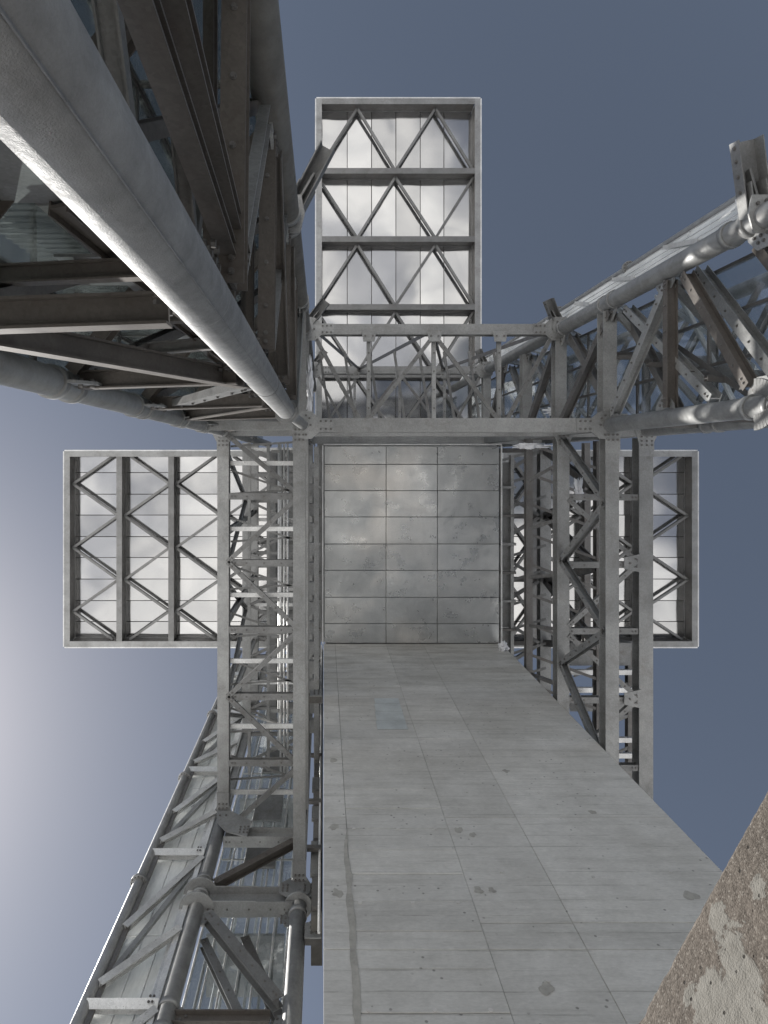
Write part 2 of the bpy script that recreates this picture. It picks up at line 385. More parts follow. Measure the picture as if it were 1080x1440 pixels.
# ------------------------------------------------------------------ concrete shaft
Y0 = 258/F*19; XW = 250/F*19; ZT = 18.98; G0 = -1.6
def shaft():
    r = thing('concrete_shaft', 'tall board-marked concrete lift shaft rising under the metal-clad square box', 'concrete shaft', (XW/2, Y0+2.6, G0))
    core = slab('shaft_core', (.06, Y0+.035, G0), (XW-.03, Y0+5.2, ZT+8), JOINT, r)
    xs = [0, .32, 1.73, 2.75, XW]
    full = [G0, 1.7, 4.42, 7.12, 9.76, 12.5, 15.37, ZT]
    fine_mid = [G0, .5, 1.7, 3.0, 4.42, 5.25, 5.8, 6.3, 6.85, 7.12, 7.40, 7.89, 8.42, 8.94, 9.46, 10.0, 10.6, 11.3, 12.5, 15.37, ZT]
    fine_r = [G0, 1.7, 4.42, 5.9, 7.12, 7.53, 9.76, 12.5, 15.37, ZT]
    for c in range(4):
        rows = {0: full, 1: fine_mid, 2: fine_r, 3: fine_r}[c]
        for k in range(len(rows)-1):
            g = .0055 if c in (0, 1) else .005; proud = R.uniform(-.003, .003)
            gh = R.uniform(.005, .012); gv = .002 if c in (1, 2) else .003
            panel('concrete_panel', (xs[c]+(gv if c else 0), Y0+proud, rows[k]+gh), (xs[c+1]-(gv if c < 3 else 0), Y0+.06, rows[k+1]-gh*.5), CONC, r, .003)
    z = 10.9
    while z < 25.6:
        hz = R.uniform(.45, 1.2); slab('duct_panel', (-.25+R.uniform(0, .07), 7.12, z), (-.045, 7.20, z+hz-.09), SHAFTST if R.random() < .55 else DARK, r); z += hz
    slab('side_duct', (-.20, 7.21, 10.8), (-.02, 8.0, 26), JOINT, r)
    for z in (12.4, 14.1, 16.3): beam('duct_bracket', (-.30, 7.05, z), (-.03, 7.05, z), B(.07, .12, .004), DARK, r)
    pipe('drain_pipe', (-.07, 7.06, 10.2), (-.07, 7.06, 26), .022, WHITE, r, n=14)
    # side faces
    for k in range(len(full)-1):
        for x, d in ((0, .05), (XW, -.05)):
            panel('side_panel', (min(x, x+d), Y0+.065, full[k]+.006), (max(x, x+d), Y0+5.2, full[k+1]-.006), CONC, r, .004)
    # mortar-filled crack beside the left column joint
    vs = []; n = 46
    for i in range(n+1):
        z = 5.4+(9.5-5.4)*i/n; c = .31+.045*noise.noise(V((z*1.3, 0, 3))); wd = .035*(1-abs(i/n*2-1)**3)*(1+.7*noise.noise(V((z*4, 2, 0))))+.003
        vs += [(c-wd, Y0-.0035, z), (c+wd, Y0-.0035, z), (c+wd, Y0-.0065, z), (c-wd, Y0-.0065, z)]
    fs = []
    for i in range(n):
        a = i*4
        for j in range(4): fs.append((a+j, a+4+j, a+4+(j+1) % 4, a+(j+1) % 4))
    mesh('mortar_seam', vs, fs, MORTAR, r)
    # bluish patch of four smooth boards
    zs = [12.92, 13.35, 13.85, 14.3, 14.62]
    for k in range(4): panel('smooth_patch', (1.02+.02*k, Y0-.0085, zs[k]+.012), (1.60, Y0-.0045, zs[k+1]), BLUEC, r, .001)
    # plugged tie holes
    pts = []
    for z in (6.33, 7.87, 9.45): pts += [(x, Y0-.004, z) for x in (.42, 1.03, 1.55)]
    for z in (5.6, 6.6, 8.45, 10.4, 11.9, 13.9): pts += [(x, Y0-.004, z+R.uniform(-.1, .1)) for x in (2.2, 3.3, 4.3)]
    for p in pts:
        mb = MB(); tube(mb, V(p)+V((0, .002, 0)), V(p)-V((0, .006, 0)), .023, n=12); mb.build('tie_hole_plug', NAIL, r)
    # irregular damp marks left by fillers
    for x, z, s in ((.17, 11.6, .10), (.16, 9.5, .09), (.17, 8.05, .1), (1.86, 9.42, .10), (2.03, 9.3, .08), (1.84, 8.1, .09), (2.0, 8.1, .07), (2.15, 6.6, .10), (4.3, 8.0, .12), (4.2, 7.35, .12), (3.6, 6.55, .1), (3.0, 11.2, .08), (3.9, 9.9, .08)):
        vs = []
        for i in range(18):
            a = i/18*2*math.pi; q = s*(.8+.6*noise.noise(V((math.cos(a)+x, math.sin(a)+z, 1)))); vs.append((x+q*.8*math.cos(a), Y0-.0045, z+q*math.sin(a)))
        mesh('filler_mark', vs, [tuple(range(18))], MORTAR, r)
    return r
shaft()

# ------------------------------------------------------------------ metal-clad box in the middle
def clad_box():
    r = thing('metal_clad_box', 'square zinc-clad underside with three by eight panels above the concrete shaft', 'clad box', (XW/2, 2.3, 19))
    ya = (625-CY)/F*19
    slab('box_body', (.05, ya+.06, 19.05), (XW-.05, Y0-.01, 26.4), JOINT, r)
    xs = [456, 543, 615, 702]; ys = [627.5, 653, 690, 727, 765, 802, 840, 877, 904.5]
    for i in range(3):
        for j in range(8):
            a = P(xs[i], ys[j], 19); b = P(xs[i+1], ys[j+1], 19); g = .007; dz = R.uniform(-.006, .006)
            panel('soffit_panel', (a.x+g, a.y+g, 18.995+dz), (b.x-g, b.y-g, 19.045), SOFFIT, r, .006)
    # folded trim round the panels
    beam('edge_trim', (0.0, ya, 18.97), (XW, ya, 18.97), B(.035, .09, .004), WHITE, r)
    beam('edge_trim', (XW-.005, ya+.03, 18.97), (XW-.005, Y0, 18.97), B(.03, .09, .004), WHITE, r)
    beam('edge_trim', (-.02, ya+.03, 18.97), (-.02, Y0, 18.97), B(.03, .09, .004), WHITE, r)
    for j in range(9):
        z = 19.3+.8*j
        for y in (ya+.03,): slab('north_panel', (.05, y, z), (XW-.05, y+.025, z+.78), SOFFIT, r)
    # side frames with cladding strips and tabs
    for x0, x1, side in ((-.36, -.08, -1), (XW+.04, XW+.36, 1)):
        y = ya+.5
        for k in range(7):
            y1 = y+(.80 if k else .72)
            slab('side_strip', (x0, y, 19.35), (x1, y1-.05, 19.40), SHAFTST, r)
            beam('tab', (x0-.02*side, y1-.02, 19.22), (x1+.10*side if side > 0 else x1, y1-.02, 19.22), B(.07, .12, .004), DARK if k % 2 else GALV, r)
            y = y1
        beam('side_rail', ((x0 if side < 0 else x1)+.0, ya+.3, 19.3), ((x0 if side < 0 else x1), Y0+1.5, 19.3), I(.09, .22, .012, .008), GALV, r)
    return r
clad_box()

# ------------------------------------------------------------------ three cantilever arms
ZA = 27.0
def tilt(o):
    o.rotation_euler = (R.uniform(-.008, .008), R.uniform(-.008, .008), 0)
def arm(label, x0, x1, y0, y1, axis, cross, bays_phase, joints, apex, zoff=0.0):
    """axis: direction the arm projects ('x' or 'y'); cross = positions of the cross beams along it"""
    cx, cy = (x0+x1)/2, (y0+y1)/2; z = ZA+zoff
    r = thing('cantilever_arm', label, 'cantilevered box', (cx, cy, z), 'cantilevered boxes forming a cross at the top of the tower')
    D = .62; bw = .215
    def edge(p, q): return beam('edge_beam', p, q, I(bw, D, .03, .02), GALV, r)
    h = bw/2
    edge((x0+h, y0, z+D/2), (x0+h, y1, z+D/2)); edge((x1-h, y0, z+D/2), (x1-h, y1, z+D/2))
    edge((x0+bw, y0+h, z+D/2+.002), (x1-bw, y0+h, z+D/2+.002)); edge((x0+bw, y1-h, z+D/2+.002), (x1-bw, y1-h, z+D/2+.002))
    for (a, b) in (((x0, y0-.03, z+.03), (x1, y0-.03, z+.03)), ((x0, y1+.03, z+.03), (x1, y1+.03, z+.03)), ((x0-.03, y0, z+.03), (x0-.03, y1, z+.03)), ((x1+.03, y0, z+.03), (x1+.03, y1, z+.03))):
        beam('drip_trim', a, b, B(.05, .07, .004), WHITE, r)
    for c in cross:
        if axis == 'x': beam('cross_beam', (c, y0+bw, z+D/2+.004), (c, y1-bw, z+D/2+.004), I(.22, D, .03, .02), MIDST, r)
        else: beam('cross_beam', (x0+bw, c, z+D/2+.004), (x1-bw, c, z+D/2+.004), I(.22, D, .03, .02), MIDST, r)
    # dark strips beside the beam webs, standing in for shadow in the recesses
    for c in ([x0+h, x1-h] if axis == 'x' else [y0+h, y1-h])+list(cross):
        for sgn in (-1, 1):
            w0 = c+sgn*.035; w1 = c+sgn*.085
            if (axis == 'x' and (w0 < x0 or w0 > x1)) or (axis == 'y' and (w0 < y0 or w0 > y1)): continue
            if axis == 'x': slab('web_shade_strip', (min(w0, w1), y0+bw+.01, z+.05), (max(w0, w1), y1-bw-.01, z+D-.05), DARK, r)
            else: slab('web_shade_strip', (x0+bw+.01, min(w0, w1), z+.05), (x1-bw-.01, max(w0, w1), z+D-.05), DARK, r)
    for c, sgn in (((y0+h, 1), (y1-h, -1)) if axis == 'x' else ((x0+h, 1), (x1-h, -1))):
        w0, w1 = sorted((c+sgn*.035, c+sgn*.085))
        if axis == 'x': slab('web_shade_strip', (x0+bw+.01, w0, z+.05), (x1-bw-.01, w1, z+D-.05), DARK, r)
        else: slab('web_shade_strip', (w0, y0+bw+.01, z+.05), (w1, y1-bw-.01, z+D-.05), DARK, r)
    # cladding planks above the frame
    zp = z+D-.02
    g = .010
    for k in range(len(joints)-1):
        ends = None
        if axis == 'x':
            cuts = [x0+.05]+[c for c in cross]+[x1-.05]
            cuts = sorted(cuts)
            for i in range(len(cuts)-1): tilt(panel('cladding_panel', (cuts[i]+g*.3, joints[k]+g, zp), (cuts[i+1]-g*.3, joints[k+1]-g, zp+.045), MIRROR, r, .006))
        else:
            cuts = sorted([y0+.05]+list(cross)+[y1-.05])
            for i in range(len(cuts)-1): tilt(panel('cladding_panel', (joints[k]+g, cuts[i]+g*.3, zp), (joints[k+1]-g, cuts[i+1]-g*.3, zp+.045), MIRROR, r, .006))
    # zigzag bracing
    cuts = sorted([x0+h if axis == 'x' else y0+h]+list(cross)+[x1-h if axis == 'x' else y1-h])
    zb = z+.33
    for i in range(len(cuts)-1):
        a, b = cuts[i]+.13, cuts[i+1]-.13; ph = (i+bays_phase) % 2
        A = apex[0] if ph == 0 else apex[1]; Bp = apex[1] if ph == 0 else apex[0]
        seq = sorted([(v, 0) for v in A]+[(v, 1) for v in Bp])
        for (v0, s0), (v1, s1) in zip(seq, seq[1:]):
            if s0 == s1: continue
            lo, hi = (y0+bw, y1-bw) if axis == 'x' else (x0+bw, x1-bw)
            q0, q1 = (a if s0 == 0 else b), (a if s1 == 0 else b)
            def cl(v, q, v2, q2):
                if v < lo: t = (lo-v)/(v2-v); return lo, q+(q2-q)*t
                if v > hi: t = (v-hi)/(v-v2); return hi, q+(q2-q)*t
                return v, q
            va, qa = cl(v0, q0, v1, q1); vb, qb = cl(v1, q1, v0, q0)
            if axis == 'x': beam('brace', (qa, va, zb), (qb, vb, zb), I(.092, .13, .012, .01), MIDST, r)
            else: beam('brace', (va, qa, zb), (vb, qb, zb), I(.092, .13, .012, .01), MIDST, r)
    # outer walls and roof of the box
    for a, b in (((x0, y0, z+D+.06), (x1, y0+.08, z+D+4.4)), ((x0, y1-.08, z+D+.06), (x1, y1, z+D+4.4)), ((x0, y0+.08, z+D+.06), (x0+.08, y1-.08, z+D+4.4)), ((x1-.08, y0+.08, z+D+.06), (x1, y1-.08, z+D+4.4))):
        slab('outer_wall', a, b, GALV, r)
    slab('roof', (x0+.08, y0+.08, z+D+4.3), (x1-.08, y1-.08, z+D+4.4), GALV, r)
    slab('inner_deck', (x0+.09, y0+.09, z+D+.075), (x1-.09, y1-.09, z+D+.14), JOINT, r)
    return r
k27 = ZA/F
gx = lambda px: (px-CX)*k27
gy = lambda py: (py-CY)*k27
jy = [gy(634)]+[gy(v) for v in (665, 696, 726, 757, 787, 818, 849, 879)]+[gy(909)]
apx = ([gy(v) for v in (681, 771.5, 862)], [gy(v) for v in (591, 636, 726, 817, 907)][1:])
apx2 = ([gy(v) for v in (681, 771.5, 862)], [gy(v) for v in (636, 726, 817, 907)])
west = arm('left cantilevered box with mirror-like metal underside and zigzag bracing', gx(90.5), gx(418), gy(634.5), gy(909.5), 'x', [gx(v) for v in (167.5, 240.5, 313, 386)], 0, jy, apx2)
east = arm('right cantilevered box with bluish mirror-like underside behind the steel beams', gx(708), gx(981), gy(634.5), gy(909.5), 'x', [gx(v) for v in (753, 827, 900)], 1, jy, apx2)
jx = [gx(446)]+[gx(v) for v in (489, 524, 559, 594, 628)]+[gx(675)]
apt = ([gx(v) for v in (503, 614)], [gx(v) for v in (447, 557, 668)])
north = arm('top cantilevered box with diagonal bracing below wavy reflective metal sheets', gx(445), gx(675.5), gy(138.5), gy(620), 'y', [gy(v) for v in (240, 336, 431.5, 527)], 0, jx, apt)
core = slab('tower_core', (gx(446), gy(622), ZA+.7), (gx(706), gy(909), ZA+5), SHAFTST, None); core['label'] = 'grey central core joining the three cantilevered boxes above the clad box'; core['category'] = 'core'

# ------------------------------------------------------------------ lattice tower
T = thing('lattice_tower', 'galvanised and brown steel lattice tower with round pipe legs and bolted truss beams', 'steel tower', (2.3, 3, G0))
XI0, XI1, XO0, XO1 = -.43, 5.10, -2.15, 6.9      # inner and outer column lines
YN, YI, YS = -2.80, -.62, 7.60
L0, L1, L2, L3 = 7.9, 12.1, 14.6, 21.2
LV = [1.0, 3.3, 5.6, 7.9, 10.15, 12.1, 14.6, 17.0, 19.1, 21.2, 23.4, 25.6]

def collar(leg, x, y, z, r, h=.10, t=.02): pipe('collar', (x, y, z-h/2), (x, y, z+h/2), r+t, PIPE, leg, n=28)
def flange(leg, x, y, z, r):
    o = pipe('flange', (x, y, z-.03), (x, y, z+.03), r+.06, PIPE, leg, n=28)
    mb = MB()
    for i in range(12):
        a = i/12*2*math.pi; q = V((x+math.cos(a)*(r+.035), y+math.sin(a)*(r+.035), z)); tube(mb, q-V((0, 0, .055)), q+V((0, 0, .055)), .014, n=6)
    bo = mb.build('bolt_heads', DARK, leg); bo['kind'] = 'stuff'
def leg(x, y, d, z0=G0, z1=26.9, levels=(), fl=(), mat=PIPE):
    o = pipe('leg', (x, y, z0), (x, y, z1), d/2, mat, T, n=40)
    for z in levels: collar(o, x, y, z-.2, d/2); collar(o, x, y, z+.2, d/2)
    for z in fl: flange(o, x, y, z, d/2)
    return o
big = leg(-.575, -.762, .272, z1=10.5, levels=(), mat=BIGPIPE)
pipe('weld_seam', (-.575, -.762, 6.70), (-.575, -.762, 6.725), .1385, DARK, big, n=40)
pipe('weld_seam', (-.575, -.762, 3.20), (-.575, -.762, 3.205), .1368, PIPE, big, n=40)
collar(big, -.575, -.762, 10.46, .136, .07, .03)
beam('longitudinal_weld', (-.575+.098, -.762+.0965, G0), (-.575+.098, -.762+.0965, 10.4), B(.007, .005, .001), BIGPIPE, big)
pipe('leg_stub', (-.575, -.762, 10.5), (-.36, -.62, 12.0), .095, PIPE, T, r1=.085)
pl_ = pipe('leg_foot_plate', (-.575, -.762, 10.505), (-.575, -.762, 10.545), .20, PIPE, T)
legW = leg(XO0, YI, .235, levels=LV[1:7]); legN = leg(-.415, YN, .28, levels=(7.9, 12.1, 14.6, 21.2), mat=SHADEPIPE)
legNE = leg(XI1-.02, YN, .29, levels=(8.3, 12.1, 14.6, 21.2)); legE = leg(XI1-.02, YI, .26, z1=12.2, levels=(7.9,))
legEO = leg(XO1, YI, .24, levels=(7.9, 10.15, 12.1)); legSW = leg(XO0, YS, .27, z1=14.3, levels=(9.25, 12.1))
legSI = leg(XI0, YS, .275, z1=11.9, levels=(11.6,))
legSO = leg(-3.30, 7.55, .18, levels=(), fl=(12.2, 16.2, 20.2))
legT = leg(5.46, -3.43, .13, levels=(), fl=(8.5, 12.2, 15.8))
for x, y in ((XI0, YI), (XI1-.02, YI), (XI0, YS), (XO0, YS), (XO1, YS), (XI1, YS)):
    z0 = 14.4 if (x, y) == (XO0, YS) else 12.2
    beam('upper_column', (x, y, z0), (x, y, 26.9), I(.19, .20), GALV, T)

# horizontal Y-direction beams -------------------------------------------------
def ybeam(x, y0, y1, z, w=.21, h=.26, mat=GALV): return beam('main_beam', (x, y0, z+h/2), (x, y1, z+h/2), I(w, h, .02, .014), mat, T)
def xbeam(y, x0, x1, z, w=.21, h=.26, mat=GALV): return beam('main_beam', (x0, y, z+h/2), (x1, y, z+h/2), I(w, h, .02, .014), mat, T)
yb = [ybeam(XI0, YI+.14, YS-.12, L1, .22), ybeam(XO0, YI+.14, YS-.12, L2, .245), ybeam(XI1+.02, YI+.14, YS, L1, .235, .30),
      ybeam(XI1+.03, YI+.14, YS, L2, .26, .30), ybeam(XO1, YI+.14, YS, L2, .30, .34), ybeam(XI0, YI+.14, YS-.12, L2+.002, .21)]
ybeam(XO0, YI+.14, YS, L3, .22); ybeam(XI0, YI+.14, YS, L3, .2); ybeam(XO1, YI+.14, YS, L3, .34, .36, GALV); ybeam(XO0, YI+.14, YS, 18.9, .2)
ybeam(-1.50, YI+.3, YS, 19.6, .26, .3, SHAFTST); ybeam(-1.05, YI+.3, YS, 22.5, .2, .26)
xbeam(YI, XI0+.14, XI1-.14, L1, .25, .30); xbeam(YI, XI0+.1, XI1-.14, L2, .22); xbeam(YN, -.26, XI1-.16, L2, .225, .26); xbeam(YN, -.26, XI1-.16, L3, .23, .28)
xbeam(YI, XI0, XI1, L3, .2); xbeam(YI, XO0+.1, XI0-.1, L2, .2, .22); xbeam(YI, XI1+.1, XO1-.12, L2, .24, .28); xbeam(YI, XI1+.1, XO1-.12, L3, .24, .28)
# E-W flank beams between inner and north legs
for z in (L1, L2, L3, 17.0):
    ybeam(XI1-.02, YN+.15, YI-.15, z, .24, .28); ybeam(-.415, YN+.15, YI-.15, z, .2, .24)
# flat head plates where beams meet the legs ----------------------------------
def head(x, y, z, w, s=1, parent=T, side=1):
    """flared horizontal plate under the beam end, s=+1 flares towards -y"""
    pts = [(-.30*side, -.20*s), (.26*side, -.20*s), (.24*side, -.04*s), (w/2*side, .22*s), (w/2*side, .50*s), (-w/2*side, .50*s), (-w/2*side, .20*s), (-.27*side, -.06*s)]
    bl = [(a, b*s) for a in (-w/2+.05, 0, w/2-.05) for b in (.08, .17, .26)]+[(-.2*side, -.12*s), (.18*side, -.12*s)]
    plate('gusset_plate', (x, y, z-.012), (1, 0, 0), (0, 1, 0), pts, .022, GALV, parent, bl)
head(XI0, YI, L1, .24); head(XO0, YI+.04, L2, .26); head(XI1+.02, YI, L1, .26); head(XI1+.03, YI+.02, L2, .28, side=-1); head(XO1, YI+.04, L2, .32, side=-1)
head(XO0, YS, L2, .26, -1); head(XI0, YS, L1, .24, -1)
for (x, y, z, sx, sy) in ((XI0, YI, L1, 1, 0), (XI1, YI, L1, -1, 0), (-.40, YN, L2, 1, 0), (XI1, YN, L2, -1, 0), (-.40, YN, L3, 1, 0), (XI1, YN, L3, -1, 0)):
    pts = [(-.05, -.26), (.22, -.24), (.36, -.12), (.62, -.115), (.62, .115), (.36, .12), (.22, .24), (-.05, .26)]
    bl = [(a, b) for a in (.38, .47, .56) for b in (-.07, .07)]+[(.12, -.17), (.12, .17), (.2, 0)]
    plate('gusset_plate', (x, y, z-.014), (sx, 0, 0), (0, 1, 0), pts, .022, GALV, T, bl)
# vertical gussets on legs in the lattice faces
def vg(x, y, z, ux, uy, s=.26, mat=GALV):
    pts = [(.06, -s), (.20, -s*.9), (s*1.25, -s*.3), (s*1.25, s*.3), (.20, s*.9), (.06, s)]
    bl = [(.2, -.12), (.2, .12), (.27, -.05), (.27, .05), (.2, 0)]
    plate('gusset_plate', (x, y, z), (ux, uy, 0), (0, 0, 1), pts, .024, mat, T, bl)
for z in LV[1:9]:
    vg(XO0, YI, z, 1, 0); vg(XI1-.02, YN, z, 0, 1, .28); vg(-.415, YN, z, 0, 1, .24)
    if z < 12.3: vg(XI1-.02, YI, z, 0, -1, .28); vg(-.575, -.762, z, -1, .02, .2, BROWN); vg(-.56, -.762, z, .05, -1, .18, BROWN)
for z in (11.4, 9.25): vg(XO0, YS, z, 1, 0, .24, SHAFTST); vg(XI0, YS, z-.1, -1, 0, .2, SHAFTST)

# west floor truss at level two ---------------------------------------------------
def cm(a, b, prof=None, mat=GALV, up=(0, 0, 1), name='brace', bl=True, both=False):
    a, b = V(a), V(b); prof = prof or CH(.09, .06)
    if mat is GALV and name in ('brace', 'rung') and a.y > -.9: mat = MIDST
    o = beam(name, a, b, prof, mat, T, up)
    if bl:
        d = (b-a).normalized(); u, v = frame(b-a, up); low = min(q for _, q in prof); n = max(2, int((b-a).length/.35)); le = (b-a).length
        pts = []
        for e in (.06, .13, le-.06, le-.13): pts.append(a+d*e+v*low)
        for i in range(1, n): pts.append(a+d*(le*i/n)+v*low)
        bolts(o, pts, -v, .013, .013)
    return o
ky = L2/F
rung = [651.5, 698, 745, 792, 839, 886, 933, 980, 1026, 1073, 1120]
for i, py in enumerate(rung):
    y = (py-CY)*ky
    if i % 2: cm((XO0+.13, y, L2+.06), (XI0-.1, y, L2+.06), I(.14, .13, .012, .01), GALV, name='rung')
    else: cm((XO0+.13, y, L2+.20), (XI0-.1, y, L2+.20), B(.10, .05, .004), WHITE, name='rung', bl=False)
zz = [(1, 612), (0, 695)][:0]
seq = [(XO0+.1, 612), (XI0-.08, 697), (XO0+.1, 790), (XI0-.08, 886), (XO0+.1, 979), (XI0-.08, 1076), (XO0+.1, 1165)]
for (x0, p0), (x1, p1) in zip(seq, seq[1:]): cm((x0, (p0-CY)*ky, L2-.02), (x1, (p1-CY)*ky, L2-.02), CH(.10, .06), GALV)
for i in range(15):
    y = -.3+i*.52; cm((XO0+.12, y, L2+.34), (XI0-.1, y+(.52 if i % 2 else -.1), L2+.34), LA(.045), MIDST, name='tie', bl=False)
for i, x in enumerate((-1.75, -1.32, -.7)): beam('stringer', (x, YI+.2, 16.1+.2*i), (x, 7.4, 16.1+.2*i), I(.07, .09, .01, .008), GALV, T)
for i in range(10):
    y = -.4+i*.75; cm((XI1+.05, y, 17.05), (XO1-.1, y+.6, 17.05), LA(.07), DARK, name='tie', bl=False); cm((XI1+.05, y+.5, L3-.3), (XO1-.1, y, L3-.3), LA(.08), MIDST, name='tie', bl=False)
for i in range(6): cm((XI1+.03, .1+i*1.2, 14.9), (XI1+.03, .5+i*1.2, 16.9), LA(.08), DARK, (1, 0, 0), name='tie', bl=False)
ybeam(XI1+.03, YI, YS, 17.0, .16, .2, DARK)
for i in range(8): cm((-.1+.62*i, YN+.1, 17.0), (.2+.62*i, YI-.1, 17.0), LA(.06), MIDST, name='tie', bl=False)
for z, s in ((18.9, .09), (L3, .10)):
    for i in range(12):
        y = -.3+i*.72; cm((XO0+.1, y, z+.1), (XI0-.1, y, z+.1), I(s, s, .01, .008), GALV if i % 3 else WHITE, name='rung', bl=False)
    for i in range(6):
        y = -.3+i*1.44; cm((XO0+.1, y, z+.02), (XI0-.1, y+.72, z+.02), LA(.07), GALV, bl=False); cm((XI0-.1, y+.72, z+.02), (XO0+.1, y+1.44, z+.02), LA(.07), GALV, bl=False)
for y in (1.6, 3.6, 5.6):
    beam('hanger', (XO0, y, L2+.26), (XO0, y, L3), I(.12, .12, .012, .01), GALV, T)
for i, (x, z) in enumerate(((-.98, 15.6), (-.90, 15.6), (-.82, 15.6), (-1.12, 17.2))):
    pipe('service_pipe', (x, -.4, z), (x, 7.3, z), .022 if i < 3 else .035, WHITE, T, n=12)
for i in range(9): cm((-1.2, i*.85-.2, 15.66), (-.7, i*.85-.2, 15.66), CH(.07, .04), GALV, name='pipe_support', bl=False)
slab('cable_tray', (-1.46, -.3, 20.2), (-1.2, 7.2, 20.23), SHAFTST, T)

# outer west face between levels 14.6 and 21.2 (vertical lattice)
def zigzag(fn, nodes_lo, nodes_hi, prof, mat, up):
    s = sorted([(v, 0) for v in nodes_lo]+[(v, 1) for v in nodes_hi])
    for (a, sa), (b, sb) in zip(s, s[1:]):
        if sa != sb: cm(fn(a, sa), fn(b, sb), prof, mat, up)
zigzag(lambda v, s: V((XO0, v, L2+.2 if s == 0 else 18.9)), (-.3, 2.6, 5.5), (1.1, 4.1, 7.1), LA(.09), GALV, (1, 0, 0))

# east vertical truss (between level one and two chords)
zigzag(lambda v, s: V((XI1+.02, v, L1+.22 if s == 0 else L2+.05)), (.78, 3.1, 5.6), (-.45, 2.15, 4.35, 6.9), I(.13, .13, .012, .01), GALV, (1, 0, 0))
for y in (.80, 2.25, 3.67, 5.15, 6.6):
    cm((XI1+.1, y, L2+.1), (XO1-.15, y, L2+.1), I(.13, .14, .012, .01), GALV, name='rung')
for y in (2.2, 5.1):
    cm((XO1-.16, y, L2+.03), (XI1+.14, y-1.35, L2+.03), LA(.10), GALV); cm((XO1-.16, y, L2+.03), (XI1+.14, y+1.35, L2+.03), LA(.10), GALV)
    plate('gusset_plate', (XO1-.28, y, L2-.02), (1, 0, 0), (0, 1, 0), [(-.2, -.12), (.16, -.2), (.16, .2), (-.2, .12)], .02, GALV, T, [(-.08, 0), (.06, -.08), (.06, .08)])
zigzag(lambda v, s: V((XO1, v, 17.2 if s == 0 else L3+.05)), (.75, 2.7, 4.7), (-.3, 1.75, 3.72, 5.7), I(.2, .16, .016, .012), DARK, (1, 0, 0))
ybeam(XO1, YI+.14, YS, 17.0, .2, .24, DARK)
for y in (-.3, 1.75, 3.72, 5.7):
    cm((XI1, y, L3+.1), (XO1-.15, y, L3+.1), I(.14, .14, .012, .01), DARK, name='rung', bl=False)
    cm((XO1-.16, y, L3+.03), (XI1+.1, y-.95, L3+.03), LA(.10), GALV, bl=False); cm((XO1-.16, y, L3+.03), (XI1+.1, y+.95, L3+.03), LA(.10), GALV, bl=False)
for px, z in ((826, 24.6),):
    ybeam((px-CX)/F*z, YI, 7.4, z, .2, .3, DARK)

# north floor trusses at levels two and three ------------------------------------
for z, sc in ((L2, 1.0), (L3, .9)):
    for x in (.97, 2.37, 3.77):
        cm((x, YN+.1, z+.10), (x, YI-.1, z+.10), I(.085*sc, .10, .01, .008), GALV, name='rung')
    for x0, x1 in ((2.37, .85), (2.37, 3.85), (-.2, .85), (4.9, 3.85)):
        cm((x0, YN+.12, z+.02), (x1, YI-.1, z+.02), CH(.085*sc, .06), MIDST)
    for x in (.97, 2.37, 3.77):
        plate('gusset_plate', (x, YN+.15, z-.03), (1, 0, 0), (0, 1, 0), [(-.16, -.1), (.16, -.1), (.12, .12), (-.12, .12)], .018, GALV, T, [(-.08, 0), (.08, 0)])
# vertical north face between level two and three
zigzag(lambda v, s: V((v, YN, L2+.25 if s == 0 else L3)), (-.2, 2.37, 4.9), (1.1, 3.7), LA(.09), DARK, (0, 1, 0))
# east-north flank lattice, plane x = XI1 ----------------------------------------
XF = XI1-.02
for z in (5.6, 10.0):
    cm((XF, YN+.17, z), (XF, YI-.15, z), I(.13, .16, .014, .01), BROWN if z > 9 else GALV, (1, 0, 0), name='post')
pr = I(.14, .15, .014, .01)
cm((XF, YN+.2, 10.0), (XF, YI-.2, 11.9), pr, GALV, (1, 0, 0)); cm((XF, YN+.2, 9.55), (XF, YI-.25, 8.1), pr, BROWN, (1, 0, 0))
XG2 = XF+.14
cm((XG2, YN+.2, 11.7), (XG2, YI-.2, 9.1), pr, GALV, (1, 0, 0)); cm((5.5, -2.77, 9.96), (5.5, -1.0, 8.2), I(.17, .16, .014, .01), GALV, (1, 0, 0))
cm((5.42, -2.2, 11.3), (5.42, -.8, 8.6), LA(.08), DARK, (1, 0, 0), bl=False); cm((6.1, -3.0, 12.5), (6.1, -1.3, 9.6), LA(.07), WHITE, (1, 0, 0), bl=False)
cm((XG2, YN+.2, 14.3), (XG2, YI-.2, 12.2), pr, DARK, (1, 0, 0)); cm((5.5, -2.7, 12.4), (5.5, -.8, 10.6), pr, DARK, (1, 0, 0), bl=False)
cm((5.5, -2.7, 8.6), (5.5, -.8, 6.9), pr, BROWN, (1, 0, 0), bl=False)
for i in range(7): cm((5.15, -1.1-.14*i, 9.2+.55*i), (6.75, -1.0-.16*i, 9.3+.55*i), I(.07, .09, .01, .008), DARK, bl=False, name='inner_rail')
cm((XF, YN+.2, 7.3), (XF, YI-.2, 5.8), pr, BROWN, (1, 0, 0))
cm((XF, YN+.2, 12.0), (XF, YI-.2, 14.5), pr, DARK, (1, 0, 0)); cm((XF+.16, YI-.2, 12.3), (XF+.16, YN+.2, 14.4), pr, GALV, (1, 0, 0))
cm((XF, YN+.2, 14.8), (XF, YI-.2, 16.9), pr, DARK, (1, 0, 0)); cm((XF+.16, YI-.2, 17.1), (XF+.16, YN+.2, 19), pr, GALV, (1, 0, 0)); cm((XF, YN+.2, 19.2), (XF, YI-.2, 21), pr, DARK, (1, 0, 0))
